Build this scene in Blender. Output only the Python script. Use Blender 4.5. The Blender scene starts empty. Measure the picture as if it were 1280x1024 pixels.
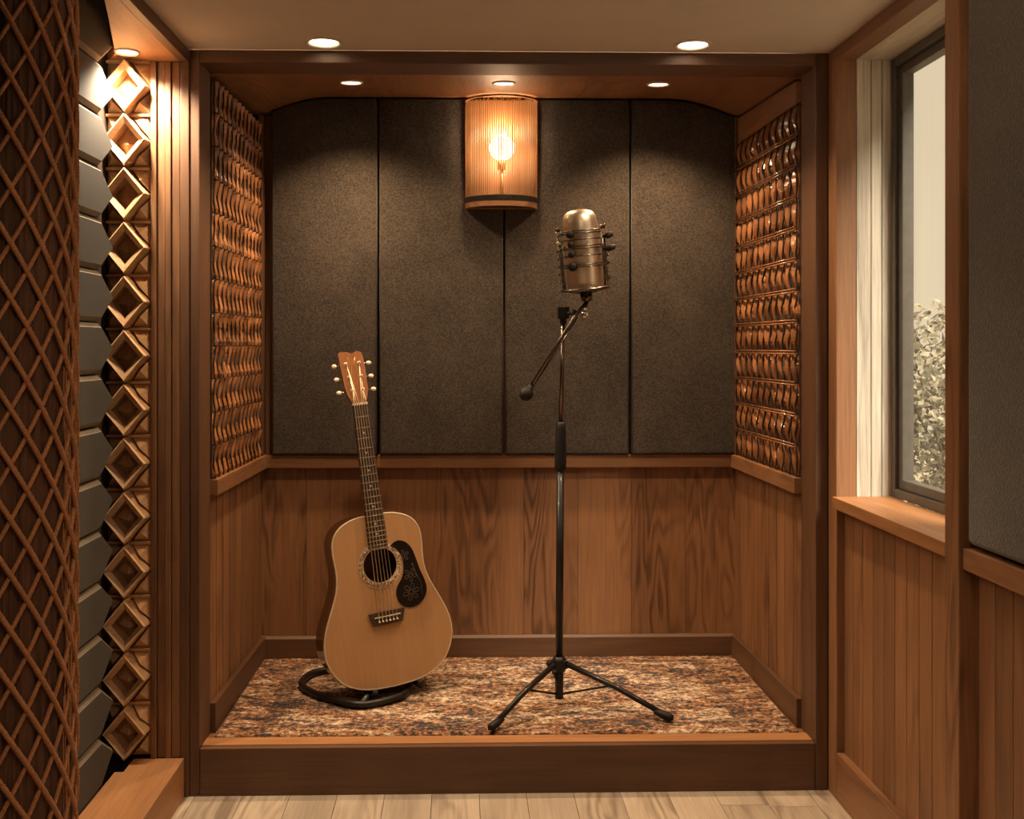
import bpy, bmesh, math, random
from mathutils import Vector, Matrix, noise
random.seed(7)
C = bpy.context.scene.collection
PI = math.pi
R = math.radians
H = 1.19            # eye height
TH = math.atan(.0228)
FP, CX, CY = 1300.0, 605.0, 432.0
cs, sn = math.cos(TH), math.sin(TH)

def at(px, py, Y):
    """world point at depth plane Y that was measured at this place of the photograph"""
    k = (px - CX) / FP
    X = Y * (k * cs + sn) / (cs - k * sn)
    return Vector((X, Y, H + (CY - py) * (Y * cs + X * sn) / FP))
def atz(px, py, z):
    d = FP * (H - z) / (py - CY)
    xc = (px - CX) / FP * d
    return Vector((xc * cs + d * sn, d * cs - xc * sn, z))

# ------------------------------------------------------------------ materials
class NT:
    def __init__(s, name):
        s.m = bpy.data.materials.new(name); s.m.use_nodes = True
        s.t = s.m.node_tree; s.n = s.t.nodes; s.l = s.t.links
        s.b = s.n['Principled BSDF']
    def new(s, typ, **kw):
        n = s.n.new(typ)
        for k, v in kw.items():
            if k in n.inputs.keys(): n.inputs[k].default_value = v
            else: setattr(n, k, v)
        return n
    def link(s, a, b): s.l.new(a, b)
    def ramp(s, fac, stops, interp='LINEAR'):
        r = s.new('ShaderNodeValToRGB'); r.color_ramp.interpolation = interp
        e = r.color_ramp.elements
        while len(e) < len(stops): e.new(.5)
        for i, (p, c) in enumerate(stops):
            e[i].position = p; e[i].color = (*c, 1)
        s.link(fac, r.inputs[0]); return r.outputs[0]
    def math(s, op, a, b=None):
        n = s.new('ShaderNodeMath', operation=op)
        for i, v in enumerate((a, b)):
            if v is None: continue
            if isinstance(v, (int, float)): n.inputs[i].default_value = v
            else: s.link(v, n.inputs[i])
        return n.outputs[0]
    def mix(s, fac, a, b, mode='MIX'):
        n = s.new('ShaderNodeMix', data_type='RGBA', blend_type=mode)
        for i, v in ((0, fac), (6, a), (7, b)):
            if isinstance(v, (int, float)): n.inputs[i].default_value = v
            elif isinstance(v, tuple): n.inputs[i].default_value = (*v, 1)
            else: s.link(v, n.inputs[i])
        return n.outputs[2]
    def noise(s, vec, scale, detail=4, rough=.55, dist=0, w=None):
        n = s.new('ShaderNodeTexNoise'); n.noise_dimensions = '4D' if w is not None else '3D'
        n.inputs['Scale'].default_value = scale; n.inputs['Detail'].default_value = detail
        n.inputs['Roughness'].default_value = rough; n.inputs['Distortion'].default_value = dist
        s.link(vec, n.inputs['Vector'])
        if w is not None: s.link(w, n.inputs['W'])
        return n.outputs['Fac']
    def coord(s, scale=(1, 1, 1)):
        t = s.new('ShaderNodeTexCoord'); mp = s.new('ShaderNodeMapping')
        mp.inputs['Scale'].default_value = scale
        s.link(t.outputs['Object'], mp.inputs['Vector']); return mp.outputs[0]
    def bump(s, h, strength=.3, dist=.002):
        b = s.new('ShaderNodeBump'); b.inputs['Strength'].default_value = strength
        b.inputs['Distance'].default_value = dist
        s.link(h, b.inputs['Height']); s.link(b.outputs[0], s.b.inputs['Normal'])
    def rnd(s):
        a = s.new('ShaderNodeAttribute'); a.attribute_name = 'rnd'; return a.outputs['Fac']

def wood(name, dark, light, axis='Z', rings=34, rough=.5, fine=1.0, figure=.55, vary=.35, coat=0, bump=.12):
    q = NT(name)
    def sc(a, l): return tuple(l if 'XYZ'[i] == axis else a for i in range(3))
    w = q.math('MULTIPLY', q.rnd(), 37.0)
    n1 = q.noise(q.coord(sc(3.4, .55)), 1.5, 3, .5, .3, w)
    ring = q.math('SINE', q.math('MULTIPLY', n1, rings * 2.2))
    ring = q.math('ADD', q.math('MULTIPLY', ring, .5), .5)
    ring = q.math('POWER', ring, 1.6)
    mask = q.noise(q.coord(sc(4.5, .5)), 1.3, 1, .5, 0, w)
    mr_ = q.new('ShaderNodeMapRange'); mr_.inputs[1].default_value = .46; mr_.inputs[2].default_value = .60; q.link(mask, mr_.inputs[0])
    ring = q.math('MULTIPLY', ring, mr_.outputs[0])
    n2 = q.noise(q.coord(sc(60, 2.2)), 2.4, 5, .62, 0, w)
    n3 = q.noise(q.coord(sc(9, .6)), 1.5, 3, .5, 0, w)
    v = q.math('ADD', q.math('MULTIPLY', q.math('SUBTRACT', .35, ring), .34 * figure), q.math('MULTIPLY', n2, .62 * fine))
    v = q.math('ADD', v, q.math('MULTIPLY', n3, .45))
    col = q.ramp(v, [(.28, dark), (.52, tuple((a + b) / 2 for a, b in zip(dark, light))), (.78, light)])
    hs = q.new('ShaderNodeHueSaturation')
    q.link(col, hs.inputs['Color'])
    q.link(q.math('ADD', q.math('MULTIPLY', q.rnd(), vary), 1 - vary / 2), hs.inputs['Value'])
    q.link(hs.outputs[0], q.b.inputs['Base Color'])
    q.b.inputs['Roughness'].default_value = rough
    q.b.inputs['Coat Weight'].default_value = coat
    q.b.inputs['Coat Roughness'].default_value = .15
    q.bump(n2, bump, .0015)
    return q.m

def plain(name, col, rough=.5, metal=0, noise_amt=.12, nscale=40, bump=0, coat=0, sheen=0):
    q = NT(name)
    n = q.noise(q.coord(), nscale, 3)
    q.link(q.ramp(n, [(.3, tuple(c * (1 - noise_amt) for c in col)), (.7, tuple(min(1, c * (1 + noise_amt)) for c in col))]), q.b.inputs['Base Color'])
    q.b.inputs['Roughness'].default_value = rough; q.b.inputs['Metallic'].default_value = metal
    q.b.inputs['Coat Weight'].default_value = coat; q.b.inputs['Sheen Weight'].default_value = sheen
    if bump: q.bump(n, bump, .001)
    return q.m

def fabric(name, a, b, scale=210):
    q = NT(name)
    n1 = q.noise(q.coord(), scale, 3, .7); n2 = q.noise(q.coord(), 7, 4, .6)
    w = q.new('ShaderNodeTexVoronoi'); w.inputs['Scale'].default_value = scale * 1.2
    q.link(q.coord(), w.inputs['Vector'])
    v = q.math('ADD', q.math('MULTIPLY', n1, .75), q.math('MULTIPLY', n2, .25))
    q.link(q.ramp(v, [(.40, a), (.62, b)]), q.b.inputs['Base Color'])
    q.b.inputs['Roughness'].default_value = .95; q.b.inputs['Sheen Weight'].default_value = .25
    q.bump(q.math('ADD', n1, w.outputs['Distance']), .6, .0015)
    return q.m

def emit(name, col, strength):
    q = NT(name); q.b.inputs['Base Color'].default_value = (*col, 1)
    q.b.inputs['Emission Color'].default_value = (*col, 1); q.b.inputs['Emission Strength'].default_value = strength
    return q.m

DK, LT = (.085, .036, .015), (.29, .135, .058)
M = {}
for a in 'XYZ':
    M['wood' + a] = wood('walnut_' + a, DK, LT, a)
    M['frame' + a] = wood('frame_walnut_' + a, (.055, .024, .011), (.150, .068, .031), a, figure=.25, vary=.15)
    M['oak' + a] = wood('honey_oak_' + a, (.20, .085, .030), (.46, .215, .085), a, figure=.25, vary=.15)
M['panelZ'] = wood('figured_panel', (.085, .035, .014), (.29, .135, .058), 'Z', rings=60, figure=.8, vary=.22)
M['grey'] = wood('weathered_reveal', (.13, .105, .078), (.70, .62, .50), 'Z', figure=.1, vary=.2, rough=.75, fine=1.1, bump=.5)
M['greyY'] = wood('weathered_soffit', (.20, .165, .125), (.62, .54, .43), 'Y', figure=.1, vary=.2, rough=.7, fine=1.1, bump=.5)
M['floor'] = wood('limed_floorboards', (.24, .18, .13), (.52, .42, .32), 'Y', rings=50, figure=.9, vary=.3, rough=.5)
M['diff'] = wood('diffuser_wood', (.26, .135, .062), (.62, .37, .19), 'X', figure=.1, vary=.35, rough=.4)
M['shingle'] = wood('copper_brown_shingle', (.14, .052, .018), (.42, .18, .066), 'Z', figure=.1, vary=.7, rough=.38)
M['spindle'] = wood('gloss_brown_spindle', (.12, .045, .016), (.38, .16, .06), 'Z', figure=.1, vary=.6, rough=.22, coat=.5)
M['bark'] = wood('rough_bark', (.010, .0045, .0025), (.12, .045, .018), 'Z', figure=.1, vary=.1, rough=.8, fine=1.2, bump=1)
M['backing'] = plain('dark_backing', (.030, .013, .006), .8)
M['rope'] = plain('brown_rope', (.36, .155, .062), .85, noise_amt=.45, nscale=500, bump=.6)
M['fabric'] = fabric('charcoal_brown_fabric', (.017, .0125, .009), (.076, .057, .042))
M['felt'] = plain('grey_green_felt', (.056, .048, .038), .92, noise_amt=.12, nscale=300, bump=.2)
M['felt_lit_edge'] = plain('toplit_felt_edge', (.19, .155, .115), .9, noise_amt=.15, nscale=300)  # top light on the tile bevels, painted as a paler felt
M['ceil'] = plain('ceiling_plaster', (.56, .49, .42), .9, noise_amt=.03, nscale=8)
M['wallp'] = plain('wall_plaster', (.30, .20, .13), .9, noise_amt=.05, nscale=8)
M['black'] = plain('black_metal', (.012, .010, .009), .38, .0, .2, 60, coat=.2)
M['blackrub'] = plain('black_rubber', (.009, .0075, .0065), .6)
M['chrome'] = plain('chrome', (.62, .55, .46), .18, 1, .05)
M['darkchrome'] = plain('dark_chrome', (.16, .13, .11), .25, 1, .1)
q = NT('brushed_nickel'); n = q.noise(q.coord((1, 1, 90)), 14, 3)
q.link(q.ramp(n, [(.3, (.66, .55, .43)), (.7, (.86, .75, .61))]), q.b.inputs['Base Color'])
q.b.inputs['Metallic'].default_value = 1; q.b.inputs['Roughness'].default_value = .30; q.bump(n, .1, .0003); M['nickel'] = q.m; q.b.inputs['Roughness'].default_value = .38
M['winframe'] = plain('grey_window_frame', (.085, .075, .062), .45)
M['spruce'] = wood('spruce_top', (.42, .225, .10), (.60, .345, .165), 'Z', figure=.06, vary=.0, rough=.38, coat=.35, fine=.7, bump=.03)
M['mahog'] = wood('mahogany_side', (.055, .016, .006), (.16, .052, .018), 'Z', figure=.1, vary=0, rough=.25, coat=.6, bump=.03)
M['head'] = wood('headstock_veneer', (.13, .045, .015), (.34, .14, .05), 'Z', figure=.4, vary=0, rough=.3, coat=.5, bump=.05)
M['rosewood'] = wood('dark_rosewood', (.022, .012, .008), (.085, .045, .028), 'Z', figure=.1, vary=0, rough=.45)
M['ivory'] = plain('ivory', (.80, .72, .58), .35, noise_amt=.05)
M['binding'] = plain('cream_binding', (.62, .52, .38), .4)
M['string'] = plain('bronze_string', (.80, .68, .50), .35, 1)
M['fret'] = plain('fret_wire', (.80, .72, .60), .3, 1)
M['brass'] = plain('brass', (.72, .48, .22), .3, 1)
M['pick'] = plain('black_pickguard', (.010, .008, .007), .22, 0, .3, 60, coat=.4)
M['engrave'] = plain('pickguard_engraving', (.16, .125, .09), .4)
q = NT('rosette_inlay'); n = q.noise(q.coord(), 260, 2, .6)
q.link(q.ramp(n, [(.42, (.13, .05, .02)), (.5, (.45, .28, .15)), (.6, (.75, .62, .45))]), q.b.inputs['Base Color']); q.b.inputs['Roughness'].default_value = .4; M['rosette'] = q.m
for k_ in ('black', 'blackrub'): M[k_].node_tree.nodes['Principled BSDF'].inputs['Specular IOR Level'].default_value = .3
# rug: distressed oriental pattern
q = NT('distressed_rug')
c0 = q.coord(); cst = q.coord((.55, 1.4, 1))
big = q.noise(cst, 5, 3, .6, .8); mid = q.noise(cst, 26, 4, .7, .6); fin = q.noise(q.coord((.6, .9, 1)), 105, 3, .75)
v = q.math('ADD', q.math('MULTIPLY', mid, .55), q.math('MULTIPLY', fin, .62))
v = q.math('ADD', v, q.math('MULTIPLY', big, .18)); v = q.math('ADD', q.math('MULTIPLY', q.math('SUBTRACT', v, .675), 2.6), .5)
rust = q.ramp(v, [(.25, (.018, .020, .026)), (.38, (.060, .055, .056)), (.45, (.15, .050, .014)), (.56, (.40, .17, .058)), (.66, (.26, .19, .13)), (.80, (.66, .53, .38))])
pale = q.ramp(v, [(.22, (.025, .027, .034)), (.34, (.16, .14, .125)), (.42, (.30, .12, .038)), (.52, (.42, .32, .22)), (.68, (.76, .64, .48))])
# medallion field: distance from the centre of the rug in units of its half-size
sep = q.new('ShaderNodeSeparateXYZ'); q.link(c0, sep.inputs[0])
ex = q.math('DIVIDE', q.math('ABSOLUTE', sep.outputs[0]), .80); ey = q.math('DIVIDE', q.math('ABSOLUTE', sep.outputs[1]), .345)
edge = q.math('MAXIMUM', ex, ey)
rad = q.math('SQRT', q.math('ADD', q.math('POWER', ex, 2), q.math('POWER', ey, 2)))
wob = q.math('ADD', rad, q.math('MULTIPLY', big, .35))
field = q.math('ADD', q.math('MULTIPLY', q.math('SINE', q.math('MULTIPLY', wob, 17.)), .5), .5)
field = q.math('MULTIPLY', field, q.math('LESS_THAN', edge, .80))
bm_ = q.math('MULTIPLY', q.math('GREATER_THAN', edge, .80), q.math('LESS_THAN', edge, .86))
col = q.mix(q.math('MULTIPLY', field, .62), rust, pale)
col = q.mix(q.math('MULTIPLY', bm_, .35), col, (.045, .035, .033))
q.link(col, q.b.inputs['Base Color']); q.b.inputs['Roughness'].default_value = 1; q.bump(fin, 1, .004); M['rug'] = q.m
# glass
q = NT('window_glass'); q.n.remove(q.b)
tr = q.new('ShaderNodeBsdfTransparent'); gl = q.new('ShaderNodeBsdfGlossy'); gl.inputs['Roughness'].default_value = .02
mx = q.new('ShaderNodeMixShader'); mx.inputs[0].default_value = .06
q.link(tr.outputs[0], mx.inputs[1]); q.link(gl.outputs[0], mx.inputs[2]); q.link(mx.outputs[0], q.n['Material Output'].inputs[0]); M['glass'] = q.m
# sconce slats: thin veneer that lets light through
q = NT('thin_veneer'); tl = q.new('ShaderNodeBsdfTranslucent'); mx = q.new('ShaderNodeMixShader'); mx.inputs[0].default_value = .40
w = q.rnd()
n = q.noise(q.coord((60, 60, 2)), 3, 3)
cc = q.ramp(n, [(.38, (.16, .075, .03)), (.62, (.60, .36, .17))])
q.link(cc, q.b.inputs['Base Color']); q.link(cc, tl.inputs[0]); q.b.inputs['Roughness'].default_value = .5
q.link(q.b.outputs[0], mx.inputs[1]); q.link(tl.outputs[0], mx.inputs[2])
tp_ = q.new('ShaderNodeBsdfTransparent'); tp_.inputs[0].default_value = (1, .86, .66, 1); m2 = q.new('ShaderNodeMixShader'); m2.inputs[0].default_value = .16
q.link(mx.outputs[0], m2.inputs[1]); q.link(tp_.outputs[0], m2.inputs[2]); q.link(m2.outputs[0], q.n['Material Output'].inputs[0]); M['veneer'] = q.m
q = NT('leaf'); n = q.noise(q.coord(), 9, 3)
q.link(q.ramp(n, [(.35, (.11, .10, .06)), (.65, (.36, .32, .22))]), q.b.inputs['Base Color']); q.b.inputs['Roughness'].default_value = .7; M['leaf'] = q.m
M['twig'] = plain('twig', (.10, .07, .045), .8)
M['ground'] = plain('garden_ground', (.35, .29, .20), .95, noise_amt=.3, nscale=5)
M['lamp'] = emit('lamp_lens', (1, .80, .55), 9)
M['bulb'] = emit('warm_bulb', (1, .80, .55), 6)
q = NT('frosted_globe'); q.b.inputs['Emission Color'].default_value = (1, .80, .56, 1); q.b.inputs['Emission Strength'].default_value = 5; q.b.inputs['Transmission Weight'].default_value = 1
M['globe'] = q.m
M['trimring'] = plain('lamp_trim', (.62, .52, .42), .5)

# ------------------------------------------------------------------ mesh helpers
class MB:
    def __init__(s):
        s.bm = bmesh.new(); s.lay = s.bm.faces.layers.float.new('rnd')
    def _fin(s, faces, rnd):
        r = random.random() if rnd is None else rnd
        for f in faces:
            if f.is_valid: f[s.lay] = r
    def merge(s, bm2, rnd=None, M4=None):
        r = random.random() if rnd is None else rnd
        mp = {}
        for v in bm2.verts: mp[v] = s.bm.verts.new(M4 @ v.co if M4 else v.co)
        for f in bm2.faces:
            try: g = s.bm.faces.new([mp[v] for v in f.verts])
            except ValueError: continue
            g[s.lay] = r; g.smooth = f.smooth
        bm2.free(); return s
    def box(s, x0, x1, y0, y1, z0, z1, bev=.002, rnd=None, M4=None):
        b = bmesh.new()
        bmesh.ops.create_cube(b, size=1, matrix=Matrix.Translation(((x0 + x1) / 2, (y0 + y1) / 2, (z0 + z1) / 2)) @ Matrix.Diagonal((abs(x1 - x0), abs(y1 - y0), abs(z1 - z0), 1)))
        if bev: bmesh.ops.bevel(b, geom=b.edges[:], offset=bev, segments=2, affect='EDGES', profile=.7)
        return s.merge(b, rnd, M4)
    def prism(s, poly, axis, a, b_, bev=0, rnd=None, M4=None, seg=2):
        """extrude a 2D polygon along axis from a to b_"""
        b = bmesh.new()
        def p(u, v, w): return {'X': (w, u, v), 'Y': (u, w, v), 'Z': (u, v, w)}[axis]
        v0 = [b.verts.new(p(u, v, a)) for u, v in poly]; v1 = [b.verts.new(p(u, v, b_)) for u, v in poly]
        n = len(poly)
        b.faces.new(v0); b.faces.new(v1[::-1])
        for i in range(n): b.faces.new((v0[i], v1[i], v1[(i + 1) % n], v0[(i + 1) % n]))
        bmesh.ops.recalc_face_normals(b, faces=b.faces[:])
        if bev: bmesh.ops.bevel(b, geom=b.edges[:], offset=bev, segments=seg, affect='EDGES', profile=.7)
        return s.merge(b, rnd, M4)
    def tube(s, pts, r, n=10, rnd=None, caps=True, lobes=0, twist=0, closed=False):
        pts = [Vector(p) for p in pts]; N = len(pts); rr = r if isinstance(r, (list, tuple)) else [r] * N
        b = bmesh.new(); rings = []; t0 = (pts[1] - pts[0]).normalized()
        u = t0.orthogonal().normalized(); L = 0
        for i, p in enumerate(pts):
            if closed: t = (pts[(i + 1) % N] - pts[i - 1]).normalized()
            else: t = (pts[min(i + 1, N - 1)] - pts[max(i - 1, 0)]).normalized()
            if i: L += (p - pts[i - 1]).length
            u = (u - t * u.dot(t)).normalized(); w = t.cross(u); ring = []
            for k in range(n):
                a = 2 * PI * k / n
                ra = rr[i] * (1 + (.16 * math.cos(lobes * (a) + twist * L) if lobes else 0))
                ring.append(b.verts.new(p + (u * math.cos(a) + w * math.sin(a)) * ra))
            rings.append(ring)
        for i in range(N if closed else N - 1):
            A, B = rings[i], rings[(i + 1) % N]
            for k in range(n):
                f = b.faces.new((A[k], A[(k + 1) % n], B[(k + 1) % n], B[k])); f.smooth = True
        if caps and not closed:
            b.faces.new(rings[0][::-1]); b.faces.new(rings[-1])
        return s.merge(b, rnd)
    def lathe(s, prof, n=32, M4=None, a0=0, a1=2 * PI, rnd=None, smooth=True):
        b = bmesh.new(); full = abs(a1 - a0 - 2 * PI) < 1e-6; cols = []
        for k in range(n if full else n + 1):
            a = a0 + (a1 - a0) * k / n
            cols.append([b.verts.new((r * math.cos(a), r * math.sin(a), z)) for r, z in prof])
        m = len(cols)
        for k in range(m if full else m - 1):
            A, B = cols[k], cols[(k + 1) % m]
            for i in range(len(prof) - 1):
                f = b.faces.new((A[i], B[i], B[i + 1], A[i + 1])); f.smooth = smooth
        bmesh.ops.remove_doubles(b, verts=b.verts[:], dist=1e-6)
        bmesh.ops.recalc_face_normals(b, faces=b.faces[:])
        return s.merge(b, rnd, M4)
    def ball(s, c, r, M4=None, seg=16, sc=(1, 1, 1)):
        b = bmesh.new(); bmesh.ops.create_uvsphere(b, u_segments=seg, v_segments=seg // 2 + 2, radius=r)
        for v in b.verts: v.co = Vector((v.co.x * sc[0], v.co.y * sc[1], v.co.z * sc[2])) + Vector(c)
        for f in b.faces: f.smooth = True
        return s.merge(b, None, M4)
    def build(s, name, mat, parent=None, kind=None, mats=None):
        me = bpy.data.meshes.new(name); s.bm.normal_update(); s.bm.to_mesh(me); s.bm.free()
        me.materials.append(mat)
        o = bpy.data.objects.new(name, me); C.objects.link(o)
        if parent: o.parent = parent
        if kind: o['kind'] = kind
        return o

def struct(name, mb, mat): return mb.build(name, mat, None, 'structure')
def tag(o, label, cat, group=None, kind=None):
    o['label'] = label; o['category'] = cat
    if group: o['group'] = group
    if kind: o['kind'] = kind
    return o
def thing(name, loc, label, cat, group=None, mat4=None):
    o = bpy.data.objects.new(name, None); C.objects.link(o); o.empty_display_size = .05
    if mat4 is not None: o.matrix_world = mat4
    else: o.location = loc
    return tag(o, label, cat, group)
def dup(root, loc=None):
    r = root.copy(); C.objects.link(r)
    if loc is not None: r.location = loc
    for ch in list(root.children):
        c = ch.copy(); C.objects.link(c); c.parent = r; c.matrix_parent_inverse = ch.matrix_parent_inverse.copy()
        for g in list(ch.children):
            d = g.copy(); C.objects.link(d); d.parent = c
    return r

# ------------------------------------------------------------------ measures of the room
F = 2.76             # front face of the booth frame
JB = 2.88            # back edge of the frame's inner reveal
BK = 3.55            # booth back wall
XL, XR = -.688, .950 # booth opening
RL, RR = -.738, .982 # room walls
ZC, ZO = 1.972, 1.938
NF = .122            # booth floor
RY0 = -1.55          # wall behind the viewer

# room shell ----------------------------------------------------------------
m = MB()
x = -1.20; i = 0
while x < 1.10:
    w = .125; y = RY0 - .05 - random.random() * .6
    while y < F + .05:
        L = .7 + random.random() * .6
        m.box(x + .0006, min(x + w, 1.10) - .0006, max(y, RY0 - .05) + .0006, min(y + L, F + .05) - .0006, -.03, 0, .0012)
        y += L
    x += w
struct('floor', m, M['floor'])
m = MB()
m.box(RL + .001, 1.30, 2.0, F, ZC, ZC + .08, 0); m.box(-1.20, 1.30, RY0 - .1, 2.0, ZC, ZC + .08, 0)
m.box(-1.02, RL + .001, 2.0, F, 2.30, 2.38, 0)
m.box(RL - .0, RL + .03, 2.02, F, ZC + .08, 2.30, 0); m.box(-1.02, RL + .03, 1.98, 2.02, ZC + .08, 2.30, 0)
struct('ceiling', m, M['ceil'])
m = MB(); m.box(-1.3, 1.35, RY0 - .1, RY0, 0, ZC, 0); struct('wall_rear', m, M['wallp'])
# left wall with its alcove
m = MB()
m.box(-1.20, -1.10, RY0, 2.06, 0, ZC, 0); m.box(-1.20, -.930, 2.06, 2.10, 0, 2.32, 0)
m.box(-1.02, -.930, 2.10, 3.70, 0, 2.32, 0)
struct('wall_left', m, M['backing'])
m = MB(); m.box(-1.10, RL, 1.50, 1.56, 0, ZC, .002); m.box(-1.10, -1.04, RY0, 1.5, 0, ZC, 0)
struct('wall_left_front', m, M['wallp'])
# beam over the alcove (dark), with the oak soffit behind it
m = MB(); m.box(RL, RL + .022, 1.2, F - .001, 1.938, ZC - .001, .002); struct('trim_1', m, M['frameY'])
m = MB(); m.prism([(-.738, F - .001), (-.929, F - .001), (-.884, 2.685), (-.805, 2.40), (-.752, 2.20), (-.738, 2.16)], 'Z', 1.938, 1.96, .001)
struct('ceiling_alcove', m, M['oakY'])
# fluted board between alcove and corner post
m = MB()
fx = [-.812, -.799, -.794, -.777, -.772, -.757, -.752, -.7385]
for a, b_, y in ((-.8125, -.798, F - .012), (-.7965, -.777, F - .004), (-.7755, -.761, F - .009), (-.7595, -.7385, F - .004)):
    m.box(a, b_, y, F + .03, .105, 1.937, .002, .5)
m.box(-.8125, -.7385, F + .004, F + .03, .105, 1.937, .001, .3)
struct('trim_2', m, M['woodZ'])
m = MB(); m.box(-.935, -.813, F + .012, F + .06, .0, 2.30, 0); m.box(-.813, -.74, F + .031, F + .06, 0, 2.3, 0); struct('wall_alcove_end', m, M['backing'])
# corner post, booth front frame
m = MB(); m.box(RL, -.7145, F - .004, F + .10, 0, ZC - .001, .003); struct('trim_3', m, M['frameZ'])
m = MB()
m.box(-.714, XL, F, JB, 0, ZC - .001, .003, .45)
struct('trim_4', m, M['frameZ'])
m = MB(); m.box(XR, RR, F, JB, 0, ZC - .001, .003, .5); m.box(RR - .004, 1.02, F + .006, JB, 0, ZC, 0); struct('trim_5', m, M['frameZ'])
m = MB(); m.box(XL + .001, XR - .001, F, JB, ZO, ZC - .001, .003, .4); struct('trim_6', m, M['frameX'])
m = MB(); m.box(XL + .001, XR - .001, F, F + .02, 0, NF + .004, .003, .5); struct('trim_7', m, M['frameX'])
m = MB(); m.box(XL + .001, XR - .001, F + .021, F + .074, NF - .05, NF + .006, .003, .6); struct('trim_8', m, M['oakX'])

# booth shell ------------------------------------------------------------
m = MB(); m.box(XL - .05, XR + .05, F + .075, BK + .05, .02, NF, 0); struct('floor_booth', m, M['woodX'])
ZW0, ZW1 = .202, .79
def xleft(Y): return -.690 + (Y - JB) / (BK - JB) * .017
def xright(Y): return .954 - (Y - JB) / (BK - JB) * .013
m = MB()
x = XL - .02; pw = .185
while x < XR + .05:
    m.box(x + .0004, x + pw - .0004, BK, BK + .02, NF, ZW1 + .03, .0012); x += pw
m.box(XL - .1, XR + .1, BK + .02, BK + .06, 0, 2.3, 0)
struct('wall_booth_back', m, M['panelZ'])
def side_planks(xf, sgn):
    m = MB(); y = JB + .001; k = 0
    while y < BK:
        w = .075; y1 = min(y + w, BK - .001)
        m.box(xf(y), xf(y) + sgn * .02, y + .0004, y1 - .0004, NF, ZW1 + .01, .002); y += w; k += 1
    m.box(xf(JB) + sgn * .02, xf(JB) + sgn * .05, JB + .001, BK, NF, 2.2, 0)
    return m
struct('wall_booth_left', side_planks(xleft, -1), M['woodZ'])
struct('wall_booth_right', side_planks(xright, 1), M['woodZ'])
# vaulted booth ceiling (ruled surface with arched corners)
def zceil(X, Y):
    t = (Y - JB) / (BK - JB); a, b_ = xleft(Y), xright(Y)
    corner = 1.933 + .033 * t; mid = 1.985 + .044 * t
    u = min(X - a, b_ - X)
    if u < 0: u = 0
    return corner + (mid - corner) * math.sin(PI / 2 * min(1, u / .24))
b = bmesh.new(); g = []
NX, NY = 72, 10
for j in range(NY + 1):
    Y = JB - .0 + (BK + .02 - JB) * j / NY; row = []
    for i in range(NX + 1):
        X = xleft(Y) - .03 + (xright(Y) - xleft(Y) + .06) * i / NX
        row.append((b.verts.new((X, Y, zceil(X, Y))), b.verts.new((X, Y, 2.16))))
    g.append(row)
for j in range(NY):
    for i in range(NX):
        f = b.faces.new((g[j][i][0], g[j + 1][i][0], g[j + 1][i + 1][0], g[j][i + 1][0])); f.smooth = True
        b.faces.new((g[j][i][1], g[j][i + 1][1], g[j + 1][i + 1][1], g[j + 1][i][1]))
for j in (0, NY):
    for i in range(NX): b.faces.new((g[j][i][0], g[j][i + 1][0], g[j][i + 1][1], g[j][i][1]))
bmesh.ops.recalc_face_normals(b, faces=b.faces[:])
m = MB(); m.merge(b, .5); struct('ceiling_booth', m, M['woodY'])
# booth skirting and dado rails
m = MB(); m.prism([(BK - .018, NF), (BK, NF), (BK, .204), (BK - .010, .204), (BK - .018, .196)], 'X', XL + .012, XR - .010, .001); struct('baseboard_back', m, M['frameX'])
def side_strip(xf, sgn, z0, z1, th, y0, y1):
    m = MB(); s_ = sgn
    a, b_ = xf(y0), xf(y1)
    poly = [(a, y0), (b_, y1), (b_ - s_ * th, y1), (a - s_ * th, y0)]
    m.prism(poly, 'Z', z0, z1, .002); return m
struct('baseboard_left', side_strip(xleft, -1, NF, .204, .016, JB + .002, BK - .019), M['frameY'])
struct('baseboard_right', side_strip(xright, 1, NF, .204, .016, JB + .002, BK - .019), M['frameY'])
m = MB(); m.box(XL + .02, XR - .02, BK - .032, BK, .776, .820, .004); struct('trim_9', m, M['woodX'])
struct('trim_10', side_strip(xleft, -1, .776, .820, .022, JB + .002, BK - .033), M['woodY'])
struct('trim_11', side_strip(xright, 1, .776, .820, .022, JB + .002, BK - .033), M['woodY'])
# corner stiles of the side panels
m = MB(); m.box(xleft(BK), xleft(BK) + .012, BK - .062, BK - .001, .821, 1.962, .002); struct('trim_12', m, M['frameZ'])
m = MB(); m.box(xright(BK) - .012, xright(BK), BK - .062, BK - .001, .821, 1.962, .002); struct('trim_13', m, M['frameZ'])
m = MB()
m.prism([(JB + .002, 1.928), (JB + .002, 1.868), (BK - .063, 1.868), (BK - .063, 1.956)], 'X', .936, .953, .002)
struct('trim_14', m, M['woodY'])

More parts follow.
